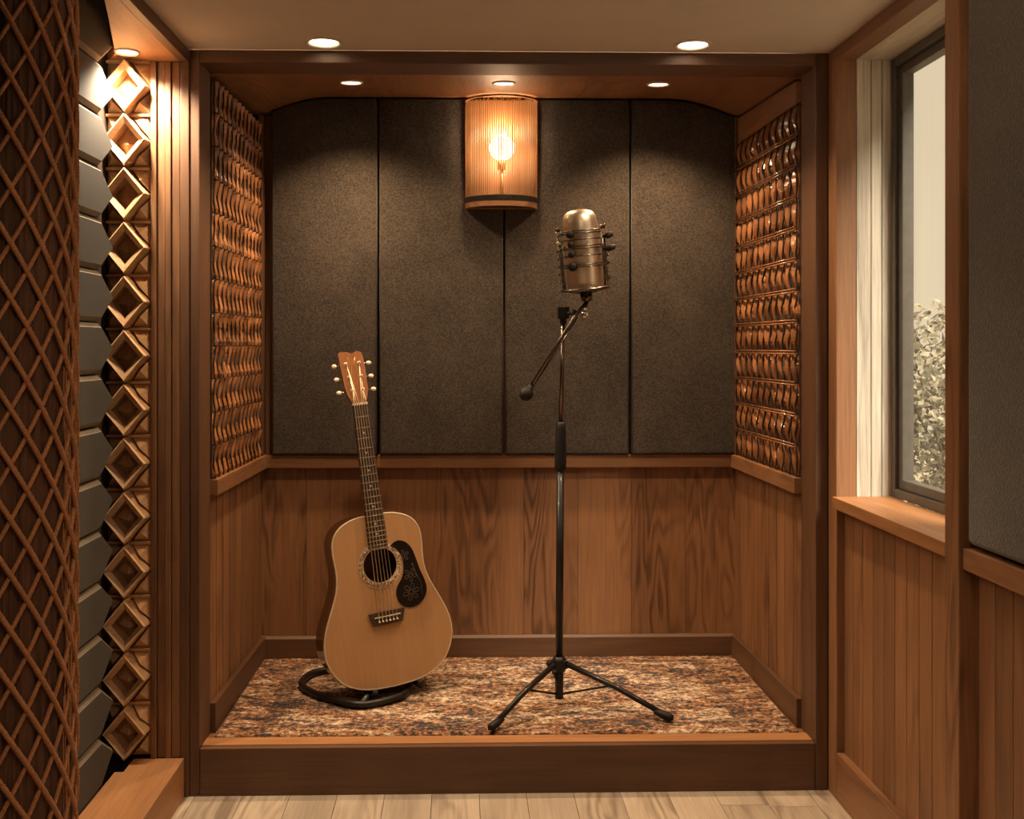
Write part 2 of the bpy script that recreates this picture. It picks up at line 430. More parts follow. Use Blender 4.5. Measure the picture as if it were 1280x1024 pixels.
# right wall with the window ------------------------------------------------
WY0, WY1, WZ0, WZ1 = 2.062, 2.70, .795, ZO
m = MB()
m.box(1.036, 1.174, RY0 - .05, WY0 - .002, 0, ZC, 0)
m.box(1.036, 1.174, WY0 - .002, WY1 + .002, 0, .762, 0)
m.box(1.036, 1.174, WY0 - .002, WY1 + .002, 1.960, 2.05, 0)
m.box(1.01, 1.170, WY1 + .02, 3.0, 0, 2.3, 0); m.box(1.01, 1.08, 3.0, 3.7, 0, 2.3, 0)
struct('wall_right', m, M['backing'])
m = MB(); y = 2.064
while y < 2.66:
    m.box(1.004, 1.035, y + .0005, y + .0625, .12, .764, .003); y += .0635
y = WY0 - .005
while y > RY0:
    m.box(1.004, 1.035, y - .0625, y - .0005, .12, .77, .003); y -= .0635
struct('wall_right_planks', m, M['woodZ'])
m = MB(); m.box(.984, 1.036, RY0, 1.999, 0, .125, .003); m.box(.984, 1.036, WY0, WY1 - .001, 0, .125, .003)
struct('baseboard_room', m, M['woodY'])
m = MB(); m.box(.984, 1.036, WY1, F - .001, 0, ZC - .001, .003); struct('trim_15', m, M['woodZ'])
m = MB(); m.box(.984, 1.036, 2.064, WY1 - .001, ZO, ZC - .001, .003); struct('trim_16', m, M['woodY'])
m = MB(); m.box(.970, 1.036, 2.002, WY0, 0, ZC - .001, .004); struct('trim_17', m, M['woodZ'])
m = MB(); m.box(.972, 1.127, WY0 + .002, WY1 - .001, .765, WZ0, .003); struct('trim_18', m, M['oakY'])
m = MB(); m.box(.976, 1.036, RY0, 1.999, .755, .797, .003); struct('trim_19', m, M['woodY'])
# deep reveal boards, whitened by weather
m = MB()
xs = [1.0365, 1.076, 1.104, 1.140]
for a, b_ in zip(xs, xs[1:]): m.box(a + .0008, b_ - .0008, WY1, WY1 + .02, .765, 1.96, .003)
m.box(1.140, 1.172, WY1, WY1 + .02, .765, 1.96, .002)
struct('trim_20', m, M['grey'])
m = MB(); m.box(1.0365, 1.174, WY0, WY1 - .001, ZO, 1.959, .002); struct('trim_21', m, M['greyY'])
# window: outer frame, sash, pane
win = MB()
def ring_frame(m, x0, x1, y0, y1, z0, z1, w, bev=.003):
    m.box(x0, x1, y0, y0 + w, z0, z1, bev); m.box(x0, x1, y1 - w, y1, z0, z1, bev)
    m.box(x0, x1, y0 + w, y1 - w, z0, z0 + w, bev); m.box(x0, x1, y0 + w, y1 - w, z1 - w, z1, bev)
m = MB(); ring_frame(m, 1.128, 1.172, WY0 + .001, WY1 - .001, WZ0 + .001, ZO - .001, .022)
w1 = struct('window_1', m, M['winframe'])
m = MB(); ring_frame(m, 1.138, 1.168, WY0 + .024, WY1 - .024, WZ0 + .024, ZO - .024, .024); m.build('window_sash', M['winframe'], w1)
m = MB(); m.box(1.150, 1.156, WY0 + .0475, WY1 - .0475, WZ0 + .0475, ZO - .0475, 0); m.build('pane', M['glass'], w1)

# ------------------------------------------------------------------ recessed lamps
lamp_labels = {
 'room_l': 'larger recessed light on the plaster ceiling, above the left half of the booth opening',
 'room_r': 'larger recessed light on the plaster ceiling, above the right half, nearer the window',
 'b_l': 'small round downlight in the wooden booth ceiling left of the slatted wall lamp',
 'b_m': 'small round downlight in the wooden booth ceiling directly above the slatted wall lamp',
 'b_r': 'small round downlight in the wooden booth ceiling right of the slatted wall lamp',
 'alc': 'bright small downlight in the soffit above the diamond wood lattice at left'}
def make_lamp(name, r, ring, loc, key, group):
    t = thing('recessed_ceiling_light', loc, lamp_labels[key], 'ceiling light', group)
    m = MB(); m.lathe([(r, .004), (r * .985, -.002), (r + ring * .5, -.005), (r + ring, -.001), (r + ring, .003)], 40); m.build('trim_ring', M['trimring'], t)
    m = MB(); m.lathe([(0, -.0035), (r * .6, -.003), (r * .97, 0), (r, .003)], 40); m.build('lens', M['lamp'], t)
    return t
L1 = make_lamp('a', .038, .012, (at(405, 44, 2.69).x, 2.69, ZC), 'room_l', 'room ceiling downlights')
L2 = dup(L1, (at(866, 46, 2.69).x, 2.69, ZC)); L2['label'] = lamp_labels['room_r']
B1 = make_lamp('b', .030, .007, (0, 0, 0), 'b_l', 'booth ceiling downlights')
for k, (px, key) in enumerate(((439, 'b_l'), (630, 'b_m'), (823, 'b_r'))):
    X = at(px, 104, 3.24).x; o = B1 if k == 0 else dup(B1)
    o.location = (X, 3.24, zceil(X, 3.24)); o.rotation_euler = (R(3.8), 0, 0); o['label'] = lamp_labels[key]
A1 = make_lamp('c', .026, .006, (-.847, 2.665, 1.938), 'alc', None)

def spot(name, loc, to, energy, col, size=80, blend=.6, rad=.03):
    l = bpy.data.lights.new(name, 'SPOT'); l.energy = energy; l.color = col; l.spot_size = R(size); l.spot_blend = blend; l.shadow_soft_size = rad
    o = bpy.data.objects.new(name, l); C.objects.link(o); o.location = loc
    d = Vector(to) - Vector(loc); o.rotation_euler = d.to_track_quat('-Z', 'Y').to_euler(); return o
def point(name, loc, energy, col, rad=.03):
    l = bpy.data.lights.new(name, 'POINT'); l.energy = energy; l.color = col; l.shadow_soft_size = rad
    o = bpy.data.objects.new(name, l); C.objects.link(o); o.location = loc; return o
WARM = (1, .73, .46)
for o in (L1, L2):
    p = o.location; spot('downlight', (p.x, p.y, p.z - .012), (p.x, p.y, 0), 34, WARM, 120, .8)
for px in (439, 630, 823):
    X = at(px, 104, 3.24).x
    spot('downlight', (X, 3.24, zceil(X, 3.24) - .012), (X, 3.27, 0), 46 if px != 630 else 12, (1, .66, .37), 125, .8)
spot('downlight', (-.847, 2.655, 1.922), (-.835, 2.72, 0), 65, (1, .80, .56), 140, .7, .02)
# unseen downlights added further back to fill the room with light
for X, Y, e in ((-.35, 1.1, 17), (.45, .9, 14), (-.2, 0, 17), (.5, 0, 17)):
    o = dup(L1, (X, Y, ZC)); o['label'] = 'round recessed ceiling light added unseen as fill light'; o['group'] = 'added unseen fill downlights'
    spot('downlight', (X, Y, ZC - .012), (X, Y, 0), e, WARM, 140, .8)

pd = thing('pendant_lamp', (.42, 1.42, ZC), 'round frosted glass pendant lamp hanging in the room behind the viewer', 'pendant lamp')
m = MB(); m.lathe([(0, -.0005), (.05, -.0005), (.05, -.012), (.01, -.022), (0, -.022)], 28); m.build('ceiling_rose', M['black'], pd)
m = MB(); m.tube([(0, 0, -.02), (0, 0, -.13)], .003, 8); m.build('cord', M['black'], pd)
m = MB(); m.ball((0, 0, -.185), .06, seg=28); m.build('globe_shade', M['globe'], pd)
point('pendant_glow', (.42, 1.42, ZC - .185), 6.5, (1, .76, .50), .06)

# ------------------------------------------------------------------ acoustic panels
def pillow_panel(outline_top, x0, x1, z0, yb, yf, name='acoustic_panel'):
    """upholstered board with rounded edges; outline_top(x) gives the top edge"""
    n = 14; poly = [(x0, z0), (x1, z0)] + [(x1 + (x0 - x1) * k / n, outline_top(x1 + (x0 - x1) * k / n)) for k in range(n + 1)]
    b = bmesh.new()
    v0 = [b.verts.new((u, yf, v)) for u, v in poly]; v1 = [b.verts.new((u, yb, v)) for u, v in poly]
    ff = b.faces.new(v0); b.faces.new(v1[::-1]); N = len(poly)
    for i in range(N): b.faces.new((v0[i], v1[i], v1[(i + 1) % N], v0[(i + 1) % N]))
    bmesh.ops.recalc_face_normals(b, faces=b.faces[:])
    es = [e for e in ff.edges]
    bmesh.ops.bevel(b, geom=es, offset=.009, segments=4, affect='EDGES', profile=.5)
    for f in b.faces: f.smooth = True
    m = MB(); m.merge(b, .5); return m
PE = [at(p, 300, 3.50).x for p in (338, 472.5, 630.5, 788.5, 923)]
plab = ['tall charcoal fabric acoustic panel with curved top corner, leftmost on the booth back wall',
        'tall charcoal fabric acoustic panel behind the guitar headstock, left of the slatted lamp',
        'tall charcoal fabric acoustic panel behind the microphone, under the right half of the slatted lamp',
        'tall charcoal fabric acoustic panel with curved top corner, rightmost on the booth back wall']
for k in range(4):
    a, b_ = PE[k] + .004, PE[k + 1] - .004
    m = pillow_panel(lambda x: zceil(x, 3.53) - .006, a, b_, .823, BK - .002, 3.502)
    tag(m.build('acoustic_baffle', M['fabric']), plab[k], 'acoustic panel', 'charcoal panels on the booth back wall')
# panel on the right room wall
b = bmesh.new(); bmesh.ops.create_cube(b, size=1, matrix=Matrix.Translation((1.006, .86, 1.385)) @ Matrix.Diagonal((.055, 2.26, 1.16, 1)))
bmesh.ops.bevel(b, geom=b.edges[:], offset=.014, segments=4, affect='EDGES', profile=.5)
for f in b.faces: f.smooth = True
m = MB(); m.merge(b, .5); tag(m.build('acoustic_baffle', M['fabric']), 'large charcoal fabric acoustic panel on the right room wall beside the window post', 'acoustic panel')

# ------------------------------------------------------------------ booth side panels (rows of bulging slivers)
def spindle_panel(name, xf, sgn, label, y0, y1, zs, cols, mat, rods, curvy):
    t = thing(name, (xf((y0 + y1) / 2) , (y0 + y1) / 2, .821), label, 'acoustic diffuser')
    inv = Vector(t.location)
    m = MB(); a, b_ = xf(y0), xf(y1)
    m.prism([(a - inv.x, y0 - inv.y), (b_ - inv.x, y1 - inv.y), (b_ - sgn * .004 - inv.x, y1 - inv.y), (a - sgn * .004 - inv.x, y0 - inv.y)], 'Z', zs[0] - inv.z, zs[-1] - inv.z)
    m.build('backing_board', M['backing'], t)
    for r in range(len(zs) - 1):
        z0, z1 = zs[r], zs[r + 1]; h = z1 - z0; m = MB()
        ph = random.random() * 6
        for c in range(cols):
            w = (y1 - y0) / cols; yc = y0 + (c + .5) * w; xb = xf(yc) - sgn * .004
            yc += random.uniform(-.05, .05) * w
            b = bmesh.new(); rings = []; S = 8; amp = random.uniform(.85, 1.15)
            lean = random.uniform(-.12, .12) * w; sh = random.uniform(-.06, .06)
            for k in range(S + 1):
                tt = k / S; z = z0 + .002 + (h - .004) * tt
                prof = max(.0, math.sin(PI * min(1, max(0, tt + sh * math.sin(PI * tt)))))
                if curvy:
                    dep = .003 + .012 * amp * prof ** .8; ww = w * (.22 + .22 * prof); tw = (tt - .5) * 1.8
                else:
                    mid_ = .46 + sh * 1.6
                    q_ = (mid_ - tt) / mid_ if tt < mid_ else (tt - mid_) / (1 - mid_)
                    dep = .003 + .013 * amp * q_ ** .9 * min(1, .55 + tt * 6); ww = w * (.30 + .16 * math.sin(PI * tt)); tw = (tt - .5) * .5
                y = yc + lean * math.sin(2 * PI * tt)
                ring = []
                for (u, d) in ((-1, 0), (-.62, .62 - tw * .3), (tw * .45, 1), (.62, .62 + tw * .3), (1, 0)):
                    ring.append(b.verts.new((xb - sgn * dep * d - inv.x, y + ww * u - inv.y, z - inv.z)))
                rings.append(ring)
            for k in range(S):
                for i in range(4):
                    f = b.faces.new((rings[k][i], rings[k][i + 1], rings[k + 1][i + 1], rings[k + 1][i])); f.smooth = False
            b.faces.new(rings[0]); b.faces.new(rings[-1][::-1])
            bmesh.ops.recalc_face_normals(b, faces=b.faces[:])
            m.merge(b)
        m.build('sliver_row', mat, t)
        bd = MB()
        for c in range(cols + 1):
            yc = y0 + (y1 - y0) * min(max(c / cols, .006), .994); wv = random.uniform(.10, .22) * (y1 - y0) / cols; pts = []
            for k in range(9):
                tt = k / 8; yy = min(max(yc + wv * math.sin(2 * PI * tt + ph), y0 + .002), y1 - .002)
                dd = (.011 + .003 * math.sin(PI * tt)) if rods else (.009 + .006 * abs(tt - .46))
                pts.append((xf(yy) - sgn * dd - inv.x, yy - inv.y, z0 + h * tt - inv.z))
            bd.tube(pts, [.0016 + .0012 * math.sin(PI * k / 8) for k in range(9)], 6)
        bd.build('gap_shade_strands', M['backing'], t)  # dark strands added to stand in for shaded gaps between the slivers
        if 0 < r:
            rd = MB(); xo = .019 if rods else .015
            rr = .0026 if rods else .0016
            for dz in ((-.004, .004) if rods else (0,)):
                rd.tube([(xf(y0) - sgn * xo - inv.x, y0 - inv.y, z0 + dz - inv.z), (xf(y1) - sgn * xo - inv.x, y1 - inv.y, z0 + dz - inv.z)], rr, 8)
            rd.build('rod' if rods else 'cord', M['spindle'] if rods else M['backing'], t)
    return t
n = 12
zs = [.822 + (1.925 - .822) * k / n for k in range(n + 1)]
spindle_panel('shingle_panel', xleft, -1, 'left booth side panel of overlapping curved brown wooden slivers in rows above the rail', JB + .004, BK - .064, zs, 12, M['shingle'], False, False)
n = 12; zs = [.822 + (1.866 - .822) * k / n for k in range(n + 1)]
t = spindle_panel('spindle_panel', xright, 1, 'right booth side panel of glossy twisted brown spindles between paired horizontal rods', JB + .004, BK - .064, zs, 10, M['spindle'], True, True)

# ------------------------------------------------------------------ rug
RC = Vector((.132, 3.186, NF)); RX, RY_ = .80, .345
b = bmesh.new(); NXr, NYr = 240, 110; g = []
for j in range(NYr + 1):
    row = []
    for i in range(NXr + 1):
        x = -RX + 2 * RX * i / NXr; y = -RY_ + 2 * RY_ * j / NYr
        e = .0 if i in (0, NXr) or j in (0, NYr) else 1
        row.append(b.verts.new((x, y, .004 + e * (.005 + random.random() * .003))))
    g.append(row)
for j in range(NYr):
    for i in range(NXr):
        f = b.faces.new((g[j][i], g[j][i + 1], g[j + 1][i + 1], g[j + 1][i])); f.smooth = True
rim = [g[0][i] for i in range(NXr + 1)] + [g[j][NXr] for j in range(1, NYr + 1)] + [g[NYr][i] for i in range(NXr - 1, -1, -1)] + [g[j][0] for j in range(NYr - 1, 0, -1)]
low = [b.verts.new((v.co.x, v.co.y, .0005)) for v in rim]
for i in range(len(rim)): b.faces.new((rim[i], low[i], low[(i + 1) % len(rim)], rim[(i + 1) % len(rim)]))
b.faces.new(low[::-1]); bmesh.ops.recalc_face_normals(b, faces=b.faces[:])
m = MB(); m.merge(b, .5); rug = m.build('rug', M['rug']); rug.location = RC
tag(rug, 'worn oriental rug in rust, cream and navy covering the booth floor', 'rug')
RT = NF + .0128

# ------------------------------------------------------------------ wall sconce
sx = (at(580, 190, 3.5).x + at(673, 190, 3.5).x) / 2; sw = (at(673, 190, 3.5).x - at(580, 190, 3.5).x) / 2
SY = 3.498; SD = .098; ZB = at(626, 248, 3.42).z; ZT = at(626, 119, 3.42).z
sc = thing('wall_sconce', (sx, SY, ZB - .02), 'half-round slatted wooden wall lamp glowing on the charcoal panels at top centre', 'wall lamp')
Z0 = ZB - .02
def arc(r1, r2, n=24, a0=PI, a1=2 * PI): return [(r1 * math.cos(a0 + (a1 - a0) * k / n), r2 * math.sin(a0 + (a1 - a0) * k / n)) for k in range(n + 1)]
def arcband(ro, rd, ri, rdi, z0, z1, bev=.0):
    m = MB(); m.prism(arc(ro, rd) + arc(ri, rdi)[::-1], 'Z', z0, z1, bev); return m
sw -= .004
arcband(sw, SD, sw - .006, SD - .006, -.006, .012).build('bottom_hoop', M['woodX'], sc)
arcband(sw + .001, SD + .001, sw - .006, SD - .006, .0125, .030).build('dark_band', M['black'], sc)
arcband(sw + .001, SD + .001, sw - .006, SD - .006, ZT - Z0 - .006, ZT - Z0, 0).build('top_hoop', M['woodX'], sc)
mm = MB(); mm.prism(arc(sw - .007, SD - .007), 'Z', .0, .006); mm.build('base_plate', M['backing'], sc)
mm = MB(); mm.box(-sw, sw, -.0035, -.0005, -.006, ZT - Z0, .0005); mm.build('back_plate', M['woodZ'], sc)
slat = None; NS = 50
ztop = min(zceil(sx, 3.40), zceil(sx, 3.5)) - .008 - Z0
for k in range(NS):
    a = PI + PI * (k + .5) / NS
    r1, r2 = sw - .0035, SD - .0035
    if k < 3 or k >= NS - 3: continue
    if slat is None:
        mm = MB(); mm.box(-.0024, .0024, -.0009, .0009, .004, ztop - .005, .0002, .5); slat = mm.build('slat', M['veneer'], sc); o = slat
    else:
        o = slat.copy(); C.objects.link(o); o.parent = sc
    o.location = (r1 * math.cos(a), r2 * math.sin(a), 0); o.scale = (random.uniform(.62, 1.02), 1, random.uniform(.97, 1.0))
    o.rotation_euler = (0, 0, math.atan2(math.cos(a) * -1 * 0 + math.sin(a) / r2, math.cos(a) / r1) + PI / 2)
zb = at(626, 184, 3.44).z - Z0
mm = MB(); mm.ball((0, -.047, zb), .040, sc=(1.08, .95, 1.08)); mm.build('bulb', M['bulb'], sc)
mm = MB(); mm.lathe([(0, .0), (.014, .0), (.014, .03), (.0, .03)], 20, Matrix.Translation((0, -.045, zb - .072))); mm.tube([(0, -.045, zb - .07), (0, -.045, .006)], .006); mm.build('lamp_socket', M['brass'], sc)
point('sconce_bulb', (sx, SY - .045, Z0 + zb + .05), 4.2, (1, .70, .42), .03)
point('sconce_bulb', (sx, SY - .045, Z0 + zb - .052), 3.6, (1, .70, .42), .03)

# ------------------------------------------------------------------ left side: oak ledge
m = MB()
m.prism([(-.726, F - .006), (-.858, F - .006), (-.858, 2.668), (-.880, 2.668), (-.880, 2.12), (-.726, 2.12)], 'Z', .001, .105, .004)
tag(m.build('wooden_ledge', M['oakY']), 'low honey oak ledge along the foot of the left alcove', 'ledge')
# hexagonal felt tiles on the alcove side wall
P = .128; top = H + .697; hexes = []
names14 = ['topmost', 'second from the top', 'third from the top', 'fourth from the top', 'fifth from the top', 'sixth from the top', 'seventh from the top',
           'eighth from the top', 'ninth from the top', 'tenth from the top', 'eleventh from the top', 'twelfth from the top', 'thirteenth from the top', 'third from the floor', 'second from the floor', 'short one at the floor']
def hex_mesh(h0, h1):
    b = bmesh.new()
    if h1 - h0 > .1: poly = [(2.16, h0), (2.582, h0), (2.683, (h0 + h1) / 2), (2.582, h1), (2.16, h1)]
    if h1 - h0 < .1: poly = [(2.16, h0), (2.65, h0), (2.683, h0 + .02), (2.582, h1), (2.16, h1)]
    v0 = [b.verts.new((-.047, u, v)) for u, v in poly]; v1 = [b.verts.new((0, u, v)) for u, v in poly]
    b.faces.new(v0); ff = b.faces.new(v1); N = len(poly)
    for i in range(N): b.faces.new((v0[i], v1[i], v1[(i + 1) % N], v0[(i + 1) % N]))
    bmesh.ops.recalc_face_normals(b, faces=b.faces[:])
    bmesh.ops.bevel(b, geom=list(ff.edges), offset=.011, segments=1, affect='EDGES')
    m = MB(); m.merge(b, .5); return m
hx = None
for k in range(16):
    z = top - P * k + (P if True else 0)
    # tile spans z-P .. z
    if k == 0 or True:
        if hx is None:
            hx = hex_mesh(-P + .002, -.002).build('hexagonal_acoustic_tile', M['felt']); o = hx
            o.data.materials.append(M['felt_lit_edge'])
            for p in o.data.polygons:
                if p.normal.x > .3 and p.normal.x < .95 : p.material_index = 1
        elif k == 15:
            o = hex_mesh(-.092, -.002).build('hexagonal_acoustic_tile', M['felt'])
        else: o = hx.copy(); C.objects.link(o)
        o.location = (-.882, 0, z)
        tag(o, 'grey-green felt hexagonal wall tile, ' + names14[k] + ' in the left stack', 'acoustic tile', 'grey felt tiles stacked on the alcove wall')
    last = z - P
# diamond lattice diffuser
dz0, dz1, ND = .112, 1.934, 13; DP = (dz1 - dz0) / ND
xa, xb = -.928, -.8135; xm = (xa + xb) / 2
df = thing('diamond_diffuser', (xm, F + .0, dz0), 'tall carved wooden diffuser of stacked diamond frames, brightly lit from above in the left alcove', 'acoustic diffuser')
hw = (xb - xa) / 2; hh = DP / 2
mm = MB(); mm.box(-hw, hw, .006, .011, 0, dz1 - dz0, 0); mm.build('backing_board', M['mahog'], df)
proto = None
for k in range(ND):
    if proto is None:
        mm = MB()
        T, Bt, Lf, Rt = (0, hh - .003), (0, -hh + .003), (-hw + .003, 0), (hw - .003, 0)
        for A, B_ in ((T, Rt), (Rt, Bt), (Bt, Lf), (Lf, T)):
            d = Vector((B_[0] - A[0], 0, B_[1] - A[1])); L = d.length; ang = math.atan2(d.z, d.x)
            M4 = Matrix.Translation((A[0], 0, A[1])) @ Matrix.Rotation(-ang, 4, 'Y')
            # a ridge beam: front arris toward the viewer, inner face sloping back
            s = .011
            mm.prism([(-.040, -.015), (-.050, -.002), (-.048, .001), (.004, .004), (.004, -.016)], 'X', 0, L, .001, None, M4)
        diamond = mm
        inner = MB()
        # recessed pyramid inside, and side wedges outside the diamond
        b = bmesh.new(); c_ = b.verts.new((.003, -.024, -.010)); vs = [b.verts.new((u, .004, v)) for u, v in ((0, hh * .78), (hw * .78, 0), (0, -hh * .78), (-hw * .78, 0))]
        for i in range(4): b.faces.new((vs[i], vs[(i + 1) % 4], c_))
        inner.merge(b)
        for sx_, sz_ in ((1, 1), (1, -1), (-1, 1), (-1, -1)):
            b = bmesh.new()
            q0 = b.verts.new((sx_ * hw * .98, -.002, sz_ * hh * .97)); q1 = b.verts.new((sx_ * hw * .14, -.004, sz_ * hh * .98)); q2 = b.verts.new((sx_ * hw * .98, -.004, sz_ * hh * .12)); q3 = b.verts.new((sx_ * hw * .62, -.030, sz_ * hh * .55))
            q4 = b.verts.new((sx_ * hw * .5, .004, sz_ * hh * .45))
            for tri in ((q0, q1, q3), (q0, q3, q2), (q1, q4, q3), (q3, q4, q2)): b.faces.new(tri)
            inner.merge(b)
        inner.box(-hw, hw, -.016, .004, hh - .0035, hh + .0035, .001)
        proto = diamond.build('diamond_frame', M['diff'], df); core = inner.build('facets', M['diff'], proto); o = proto
    else:
        o = proto.copy(); C.objects.link(o); o.parent = df; c2 = core.copy(); C.objects.link(c2); c2.parent = o
    o.location = (0, 0, DP * (k + .5))

# ------------------------------------------------------------------ roped column
cc = Vector((-.862, 1.90, 0)); CR = .150
col = thing('roped_column', cc, 'thick dark bark column wrapped in a diamond net of brown rope at far left', 'column')
b = bmesh.new(); NA, NZ = 300, 220; g = []
for j in range(NZ + 1):
    z = .002 + (ZC - .006) * j / NZ; row = []
    for i in range(NA):
        a = 2 * PI * i / NA
        p = Vector((math.cos(a) * 14, math.sin(a) * 14, z * 2.2))
        r = CR + .006 * noise.noise(p) + .003 * noise.noise(p * 2.7)
        row.append(b.verts.new((r * math.cos(a), r * math.sin(a), z)))
    g.append(row)
for j in range(NZ):
    for i in range(NA):
        f = b.faces.new((g[j][i], g[j][(i + 1) % NA], g[j + 1][(i + 1) % NA], g[j + 1][i])); f.smooth = False
b.faces.new(g[-1])
m = MB(); m.merge(b, .4); m.build('bark_core', M['bark'], col)
m = MB()
for k in range(110):
    a = R(random.uniform(-8, 36)); z_ = random.uniform(.01, ZC - .5); L_ = random.uniform(.25, .48); pts = []
    for j in range(12):
        aa = a + .02 * math.sin(j * .9 + k); r_ = CR + .0035 + .003 * math.sin(j * .55 + k * 1.7)
        pts.append((r_ * math.cos(aa), r_ * math.sin(aa), z_ + L_ * j / 11))
    m.tube(pts, random.uniform(.0006, .0013), 5)
fb_ = m.build('bark_fibres', M['rope'], col); fb_['kind'] = 'stuff'
NH = 18; PITCH = NH * .094
def helix(sgn, rad):
    pts = []; n = 560
    for k in range(n + 1):
        z = .006 + (ZC - .016) * k / n; a = sgn * 2 * PI * z / PITCH
        pts.append((rad * math.cos(a), rad * math.sin(a), z))
    m = MB(); m.tube(pts, .0047 if sgn < 0 else .0038, 9, .5, True, 3, 620); return m
for sgn, rad in ((1, CR + .0045), (-1, CR + .0075)):
    base = helix(sgn, rad).build('rope', M['rope'], col)
    for k in range(1, NH):
        o = base.copy(); C.objects.link(o); o.parent = col; o.rotation_euler = (0, 0, 2 * PI * k / NH)

# ------------------------------------------------------------------ guitar
def rot(a, b_, g_): return Matrix.Rotation(g_, 4, 'Z') @ Matrix.Rotation(a, 4, 'X') @ Matrix.Rotation(b_, 4, 'Y')
GS = 1.012
GM = Matrix.Translation((-.193, 3.12, .170)) @ rot(-.11, -.103, .36) @ Matrix.Diagonal((GS, GS, GS, 1))
gt = thing('acoustic_guitar', None, 'natural spruce-topped acoustic guitar with black engraved pickguard leaning in the booth', 'guitar', None, GM)
hwp = [(0, .0), (.003, .06), (.012, .105), (.035, .150), (.07, .179), (.11, .195), (.15, .1975), (.19, .189), (.23, .173), (.27, .155), (.305, .142), (.34, .136), (.375, .1365), (.41, .139), (.44, .137), (.465, .127), (.485, .108), (.498, .082), (.506, .05), (.509, .0)]
def crom(P, n=5):
    out = []
    for i in range(len(P) - 1):
        p0 = P[max(i - 1, 0)]; p1 = P[i]; p2 = P[i + 1]; p3 = P[min(i + 2, len(P) - 1)]
        for k in range(n):
            t = k / n
            out.append(tuple(.5 * (2 * p1[j] + (p2[j] - p0[j]) * t + (2 * p0[j] - 5 * p1[j] + 4 * p2[j] - p3[j]) * t * t + (3 * p1[j] - p0[j] - 3 * p2[j] + p3[j]) * t ** 3) for j in range(2)))
    out.append(P[-1]); return out
right = crom(hwp, 4)
outline = [(w_, z_) for z_, w_ in right] + [(-w_, z_) for z_, w_ in right[-2:0:-1]]   # ccw seen from the front
SH = (0, .357); SR = .051
def offs(k, poly):  # inset by scaling about centroid-ish along normals
    n = len(poly); out = []
    for i in range(n):
        a = Vector(poly[i - 1]); c_ = Vector(poly[(i + 1) % n]); t_ = (c_ - a).normalized(); nn = Vector((t_.y, -t_.x)); p = Vector(poly[i]) - nn * k
        out.append((p.x, p.y))
    return out
def depth(z): return .100 + .018 * (1 - z / .51)
# top plate with sound hole
b = bmesh.new(); ins = offs(.003, outline); N = len(ins); rings = []
for s_ in range(5):
    ring = []
    for (u, v) in ins:
        d = Vector((u - SH[0], v - SH[1])); dn = d.normalized() * SR; e = Vector((SH[0] + dn.x, SH[1] + dn.y)); p = Vector((u, v)).lerp(e, s_ / 4)
        ring.append(b.verts.new((p.x, 0, p.y)))
    rings.append(ring)
rings.append([b.verts.new((v.co.x, .004, v.co.z)) for v in rings[-1]])
for A, B_ in zip(rings, rings[1:]):
    for i in range(N): b.faces.new((A[i], A[(i + 1) % N], B_[(i + 1) % N], B_[i]))
bmesh.ops.recalc_face_normals(b, faces=b.faces[:])
m = MB(); m.merge(b, .5); top_ = m.build('soundboard', M['spruce'], gt)
b = bmesh.new(); r0 = [b.verts.new((u, .004, v)) for u, v in outline]
r1 = [b.verts.new((u, depth(v) - .004, v)) for u, v in outline]; r2 = [b.verts.new((u, depth(v), v)) for u, v in offs(.004, outline)]
for A, B_ in ((r0, r1), (r1, r2)):
    for i in range(N):
        f = b.faces.new((A[i], A[(i + 1) % N], B_[(i + 1) % N], B_[i])); f.smooth = True
b.faces.new(r2); bmesh.ops.recalc_face_normals(b, faces=b.faces[:])
m = MB(); m.merge(b, .5); m.build('body_shell', M['mahog'], gt)
m = MB(); m.tube([(u, .0020, v) for u, v in offs(.0012, outline)], .0028, 6, closed=True); m.build('binding', M['binding'], gt)
m = MB(); m.lathe([(SR + .001, .0), (SR + .001, .0012), (SR + .017, .0012), (SR + .017, 0)], 64, Matrix.Translation((0, -.0002, SH[1])) @ Matrix.Rotation(PI / 2, 4, 'X')); m.build('rosette', M['rosette'], top_)
for rr in (SR + .002, SR + .016):
    m = MB(); m.tube([(rr * math.cos(2 * PI * k / 64), -.0014, SH[1] + rr * math.sin(2 * PI * k / 64)) for k in range(64)], .0009, 5, closed=True); m.build('rosette_ring', M['binding'], top_)
# pickguard: from rosette edge sweeping down
pk = [(.036, .408), (.060, .420), (.086, .412), (.103, .390), (.112, .360), (.120, .325), (.131, .290), (.134, .262), (.122, .236), (.096, .219), (.066, .219), (.045, .235), (.037, .260), (.043, .285), (.060, .307), (.069, .330), (.070, .362), (.060, .387), (.047, .401)]
pk = crom(pk + [pk[0]], 3)[:-1]
m = MB(); m.prism(pk, 'Y', -.0022, -.0002, .0006); pg = m.build('pickguard', M['pick'], gt)
for (cx_, cz_, r_, np_) in ((.084, .262, .026, 6), (.088, .312, .020, 5), (.075, .372, .017, 5)):
    m = MB()
    for k in range(np_):
        a0 = 2 * PI * k / np_ + cx_ * 40
        pts = []
        for j in range(13):
            s_ = 2 * PI * j / 12; rr = r_ * (.58 - .40 * math.cos(s_)); aa = a0 + .32 * math.sin(s_)
            pts.append((cx_ + rr * math.cos(aa), -.0024, cz_ + rr * math.sin(aa)))
        m.tube(pts[:-1], .0005, 4, closed=True)
    m.build('engraved_flower', M['engrave'], pg)
m = MB()
for s_ in (0, 1):
    m.tube([(.118 - .004 * s_, -.0023, .25 + .01 * s_), (.119, -.0023, .28), (.106, -.0023, .315), (.098, -.0023, .345)], .0005, 4)
m.build('engraved_vine', M['engrave'], pg)
